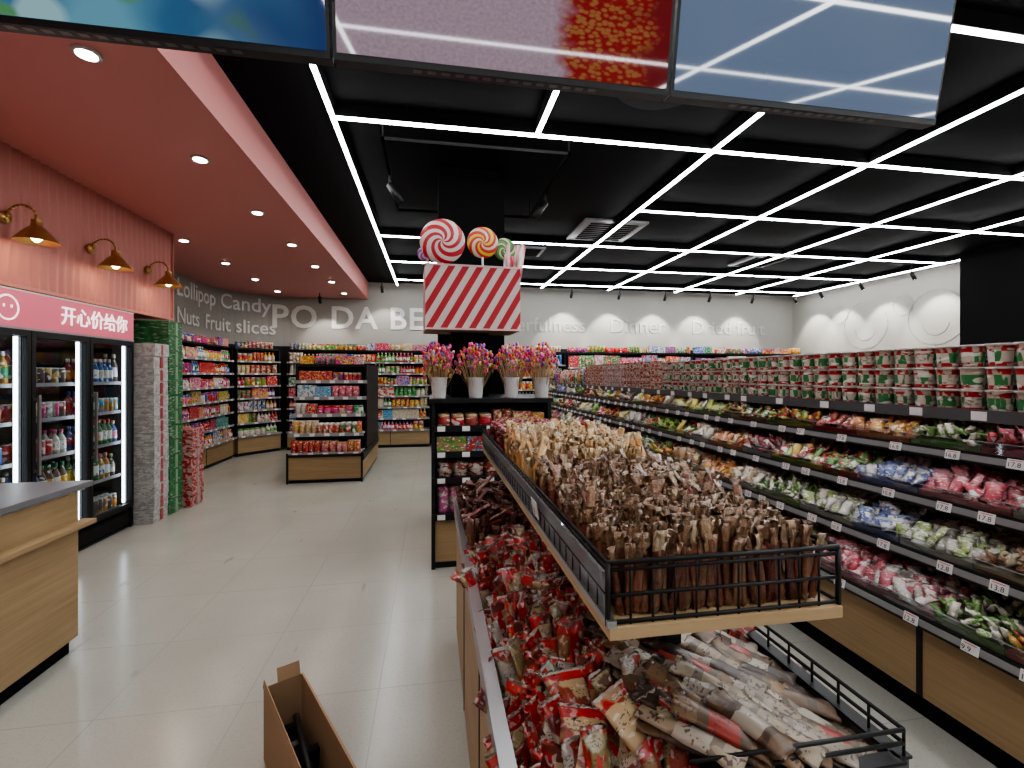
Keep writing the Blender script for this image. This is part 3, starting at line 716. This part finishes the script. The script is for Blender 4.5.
tacr = [(.54,.36,.18),(.50,.30,.12),(.57,.43,.26)]
redc = [(.20,.008,.008),(.13,.006,.007),(.30,.015,.015),(.08,.006,.006),(.34,.04,.03)]
o = MB('dried_meat_stick_packs')
sticks(o, UX0+.03, UX1-.02, UY0+.035, 1.10, z0+.003, .0160, .0165, .138, .023, .010, brown, brcr, lean=.13, tw=.5, edge=.08)
sticks(o, UX0+.03, UX1-.02, 1.10, 1.42, z0+.004, .019, .019, .155, .025, .011, brown, brcr, lean=.15, tw=.6, edge=.15)
loose(o, 60, UX0+.02, UX1-.0, .95, 1.42, z0+.130, z0+.145, (.026, .009, .10), brown, brcr, t0=-.9, t1=-.3, face=0)
o.obj()
o = MB('dried_tofu_stick_packs')
sticks(o, UX0+.035, UX1-.03, 1.42, 2.06, z0+.004, .023, .026, .185, .028, .013, tan, tacr, lean=.16, tw=.6, edge=.22)
loose(o, 80, UX0+.02, UX1-.0, 1.42, 2.06, z0+.155, z0+.178, (.030, .011, .11), tan, tacr, t0=-1., t1=-.3, face=0)
o.obj()
o = MB('red_candy_packs')
sticks(o, UX0+.035, UX1-.03, 2.06, 2.62, z0+.004, .030, .034, .14, .034, .018, redc, [(.3,.06,.05),(.2,.03,.02)], lean=.3, edge=.2)
loose(o, 420, UX0+.02, UX1-.0, 2.04, 2.62, z0+.12, z0+.165, (.03, .018, .055), redc, [(.3,.06,.05),(.2,.03,.02)], tpl=LUMP)
o.obj()
def mz(x, y):
    u = (x-XL)/(XR-XL); return .70 + .12*math.sin(math.pi*min(max(u, .06), .94))**.7 + .02*math.sin(y*5)
dr = [(.40,.012,.012), (.30,.01,.01), (.44,.025,.015), (.14,.01,.01)]
cr_ = [(.36,.25,.15), (.38,.29,.19), (.28,.16,.08), (.40,.33,.25), (.22,.12,.055)]
def foilpal():
    k = R()
    if k < .38: return [(random.choice(cr_), random.choice(dr)), (random.choice(dr), random.choice(dr)), ((.36,.29,.25), (.3,.05,.04))]
    if k < .76: return [(random.choice(dr), random.choice(cr_)), (random.choice(dr), (.1,.02,.01)), ((.34,.24,.21), (.3,.05,.04))]
    if k < .92: return [((.22,.17,.07), (.3,.04,.02)), ((.3,.24,.12), (.12,.06,.03)), (.3,.25,.16)]
    return [((.42,.38,.32), (.25,.12,.07)), ((.34,.3,.26), (.3,.03,.02)), (.34,.32,.3)]
JF = (.012, .10, .008)
o = MB('chili_snack_foil_packs')
y = 2.02
while y > YN+.04:
    x = XL+.04
    while x < XR-.035:
        if not (x > .50 and y < 1.1):
            M = rz(U(-1.1, 1.1)) @ rx(U(-1.1, -.1)) @ ry(U(-.3, .3)) @ S(.058*U(.8, 1.2), .017, .118*U(.85, 1.15))
            o.add(FOILP, M, (x+U(-.02, .02), y+U(-.02, .02), mz(x, y)-.06+U(-.015, .02)), foilpal(), M_foil, jit=JF)
        x += .038
    y -= .031
FOILB = pillow(10, (0,.04,.1,.2,.35,.5,.65,.8,.9,.96,1), (0,.04,.5,.85,1,1,1,.85,.5,.04,0), ci=[2,1,0,0,0,0,0,1,1,2])
for x, y, a in ((.31, .90, .15), (.22, 1.03, -.5), (.42, .80, .6), (.27, .80, -.3)):
    o.add(FOILB, rz(a) @ rx(-1.05) @ S(.105, .028, .14), (x, y, mz(x, y)-.01), [((.42,.30,.17), (.25,.04,.02)), ((.42,.02,.02), (.4,.25,.15)), (.38,.33,.29)], M_foil, jit=(.004,.06,.004))
for k in range(80):
    x = U(.48, .84); y = U(1.02, 1.6)
    o.add(FOILP, rz(U(-1.8, 1.8)) @ rx(-U(1., 1.5)) @ S(.08, .022, .125), (x-.0, y-.03, mz(x, y)-.01+U(0, .035)), random.choice([[((.36,.012,.012), (.03,.02,.02)), ((.05,.02,.02), (.3,.02,.01)), (.3,.1,.08)], [((.03,.02,.02), (.35,.03,.02)), ((.35,.02,.02), (.2,.02,.01)), (.2,.1,.08)], foilpal()]), M_foil, jit=JF)
o.obj()
o = MB('jerky_kraft_pouches')
KP = pillow(6, (0,.04,.12,.2,.3,.5,.62,.74,.84,.93,1), (.0,.2,.6,.9,1,1,.9,.8,.4,.05,0), ci=[1,1,1,2,0,0,2,1,1,1])
for lay in range(2):
    y = 1.14
    while y > .755:
        x = .47
        while x < .86:
            kb = random.choice([(.17,.10,.05), (.045,.027,.017), (.24,.15,.08), (.28,.24,.19), (.12,.07,.035), (.30,.24,.17)])
            kc = random.choice([(.34,.30,.24), (.38,.34,.28), kb, kb, (.28,.03,.02), (.05,.03,.02)])
            a = U(.45, 1.05); M = rz(a) @ rx(-U(1.3, 1.55)); L = U(.15, .19); mid = M @ np.array([0, 0, L/2])
            o.add(KP, M @ S(.07, .019, L), (min(x, .815)-mid[0], y-mid[1], mz(min(x,.82), y)+.01+.022*lay+U(0, .015)-mid[2]), [(kc, kc), (kb, kb), (tuple(q*.5 for q in kb), kb)], M_kraft, jit=(.008, .08, .006))
            x += .06
        y -= .058
o.obj()
o = MB('beef_stick_packs')
sticks(o, XL+.035, XR-.03, 2.0, 2.64, .62, .026, .026, .25, .036, .015, brown+redc[:2], [(.2,.08,.06),(.14,.05,.03)], lean=.16)
loose(o, 120, XL+.03, XR-.02, 2.0, 2.62, .85, .90, (.034, .013, .14), brown+redc[:3], [(.2,.08,.06)])
o.obj()

# ------------------------------------------------------------------ long candy gondola on the right
e = empty('candy_gondola_shelving'); g = MB('gondola_frame', e); c = MB('loose_candy', e)
Y0, Y1 = .75, 9.25; XB = 2.92
g.box(2.10, XB, Y0, Y1, .10, .42, M_wood); g.box(2.13, XB, Y0, Y1, 0, .10, M_blackm); g.box(2.06, XB, Y0, Y1, .42, .445, M_black)
y = Y0
while y < Y1: g.box(2.095, 2.0999, y-.012, y+.012, .1, .42, M_black); y += .95
g.box(XB-.02, XB+.02, Y0, Y1, .42, 1.30, M_black)
g.box(XB+.02, XB+.85, Y0, Y1, 0.0, .42, M_wood)
for z, d in ((.5,.8),(.74,.7),(.97,.6),(1.17,.5)): g.box(XB+.02, XB+d, Y0, Y1, z-.02, z, M_black)
g.box(2.42, 3.42, Y0, Y1, 1.305, 1.33, M_black); g.box(2.405, 2.42, Y0, Y1, 1.29, 1.345, M_rail)
y = Y0+.1
while y < Y1: g.box(2.400, 2.4045, y, y+.06, 1.297, 1.337, M_tag); y += U(.2, .4)
tiers = [(2.03, .47), (2.14, .70), (2.245, .925), (2.345, 1.145)]
candycols = [[(.62,.24,.28),(.52,.09,.12)], [(.24,.48,.38),(.14,.38,.30)], [(.66,.42,.06),(.62,.28,.05)], [(.20,.36,.07),(.42,.46,.12)], [(.60,.55,.46),(.45,.32,.17)], [(.6,.18,.05),(.64,.34,.08)],
             [(.44,.03,.03),(.52,.14,.11)], [(.55,.48,.36),(.2,.1,.05)], [(.56,.52,.48),(.5,.14,.18)], [(.14,.19,.42),(.56,.56,.56)], [(.30,.16,.07),(.55,.42,.22)], [(.62,.54,.14),(.6,.56,.38)], [(.46,.05,.04),(.17,.34,.09)],
             [(.6,.44,.1),(.2,.38,.12),(.5,.06,.05)], [(.42,.03,.04),(.58,.36,.1)], [(.18,.34,.09),(.6,.57,.5)], [(.58,.55,.5),(.5,.47,.42),(.3,.4,.12)], [(.5,.4,.28),(.56,.5,.42)]]
nums = ['17.8', '10.8', '13.8', '12.8', '16.8', '9.9']
last = None
for ti, (xf, z) in enumerate(tiers):
    depth = XB-.03-xf
    ang = math.atan2(.07, depth)
    g.add(BOX, ry(-ang) @ S(math.hypot(depth, .07), Y1-Y0, .012), (xf, Y0, z-.02), [W], M_black)
    g.box(xf-.012, xf, Y0, Y1, z-.035, z+.018, M_black); g.box(xf-.016, xf-.012, Y0, Y1, z-.022, z+.006, M_grey)
    g.box(xf-.004, xf-.001, Y0, Y1, z+.018, z+.065, M_acry); g.box(xf-.005, xf, Y0, Y1, z+.065, z+.068, M_grey)
    y = Y0
    while y < Y1-.1:
        bl = random.choice((.24, .3, .36, .42)); ye = min(y+bl, Y1)
        g.box(xf, xf+depth*.9, ye-.003, ye, z, z+.085, M_acry)
        ty = y+U(.02, .1)
        for dty in ((0, .16) if bl > .33 else (0,)):
            g.add(BOX, ry(math.radians(12)) @ S(.002, .060, .040), (xf-.024, ty+dty, z-.026), [W], M_tag)
            if y < 5:
                t = text_tpl(random.choice(nums), .028)
                if t: g.add(t, ry(math.radians(12)) @ TXY['-X'], (xf-.0275, ty+dty+.056, z-.018), [W], M_num)
                g.add(BOX, ry(math.radians(12)) @ S(.001, .042, .003), (xf-.0245+.006, ty+dty+.009, z+.006), [W], M_tagr)
        cc = random.choice([q for q in candycols if q is not last]); last = cc; kind = random.choice('plp')
        near = y < 3.2; st = .034 if near else (.044 if y < 5.5 else .06)
        sz = st*1.6 if kind == 'l' else st*U(2.0, 2.6)
        yy = y+st*.5
        vis = min(depth-.03, .30)
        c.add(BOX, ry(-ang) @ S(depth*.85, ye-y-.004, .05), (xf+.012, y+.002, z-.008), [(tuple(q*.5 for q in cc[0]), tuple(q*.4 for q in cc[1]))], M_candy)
        while yy < ye-st*.3:
            xx = xf+.022
            while xx < xf+vis+.08:
                sx = (xx-xf)/depth
                hump = .045*math.sin(math.pi*min(1, max(0, (yy-y)/(ye-y))))
                zz = z+.012+.07*sx+.034+hump*(.5+.5*min(1, sx*3))+U(-.01, .014)
                cA = random.choice(cc); cB = random.choice(list(cc)+[W, W] if R() < .5 else cc)
                dk = U(.7, 1.15); cA = tuple(q*dk for q in cA)
                if kind == 'l': c.add(LUMP, rz(U(-3, 3)) @ rx(U(.4, 1.5)) @ S(sz*.6, sz*.45, sz*1.1), (xx, yy, zz-.005), [(cA, cB), (cA, cA)], M_candy, jit=.03)
                else: c.add(POUCHL, rz(U(-2.3, -.5)) @ rx(-U(.5, 1.45)) @ S(sz*.9, sz*.3, sz*1.1), (xx, yy, zz-.02), [(cA, cB), (tuple(.5*q+.2 for q in cA), cA)], M_candp if near else M_candy, jit=(.03,.12,.02))
                xx += st
            yy += st
        y = ye
g.obj(); c.obj()
o = MB('instant_noodle_cups')
y = Y0+.06
while y < 4.7:
    for q in range(3):
        for xq in range(2):
            o.add(CUP, rz(U(0, 6)) @ S(.102, .102, .102), (2.475+xq*.105+U(-.002,.002), y, 1.3305+q*.1035), [((.48,.44,.38), (.03,.19,.06)), ((.38,.012,.015), (.44,.36,.30)), ((.42,.39,.37), (.38,.32,.30))], M_cup)
    y += .106
o.obj()
o = MB('snack_cups')
while y < 7.2:
    seg = int(y*1.4) % 3; cpal = [((.5,.15,.1), (.58,.5,.4)), ((.55,.5,.42), (.4,.08,.05)), ((.5,.3,.3),(.58,.52,.48))][seg]
    for q in range(4):
        for xq in range(2): o.add(CUP, rz(U(0, 6)) @ S(.09, .09, .08), (2.475+xq*.1, y, 1.3305+q*.081), [cpal, (cpal[1], cpal[0]), ((.4,.05,.04), (.4,.05,.04))], M_cup)
    y += .094
o.obj()
o = MB('bagged_snacks')
while y < 9.2:
    cA = pc()
    for q in range(3):
        o.add(POUCHL, rz(-math.pi/2+U(-.2,.2)) @ rx(U(-.1, .1)) @ S(.13, .06, .26*U(.9,1.05)), (2.48+q*.09, y, 1.3305), [(cA, pc()), (cA, cA)], M_pack, jit=.01)
    y += .125
o.obj()

e = empty('snack_gondola_shelving'); s = MB('gondola_frame', e); p = MB('gondola_products', e)
fr = FR(5.2, 8.6, -math.pi/2)
fr.box(s, 0, 7., 0, .8, 0, .35, M_wood); fr.box(s, 0, 7, .38, .42, .35, 1.28, M_black)
for z in (.36, .65, .95, 1.3): fr.box(s, 0, 7, .05, .75, z-.02, z, M_black)
row(p, fr, .02, 6.9, .1, 1.30, .26, 'kp', 1)
s.obj(); p.obj()

# ------------------------------------------------------------------ world / colour
wd = bpy.data.worlds.new('world'); scene.world = wd; wd.use_nodes = True
wd.node_tree.nodes['Background'].inputs[0].default_value = (.5, .5, .52, 1); wd.node_tree.nodes['Background'].inputs[1].default_value = .1
scene.view_settings.view_transform = 'AgX'
try: scene.view_settings.look = 'AgX - Medium High Contrast'
except Exception: pass
scene.view_settings.exposure = 0.35
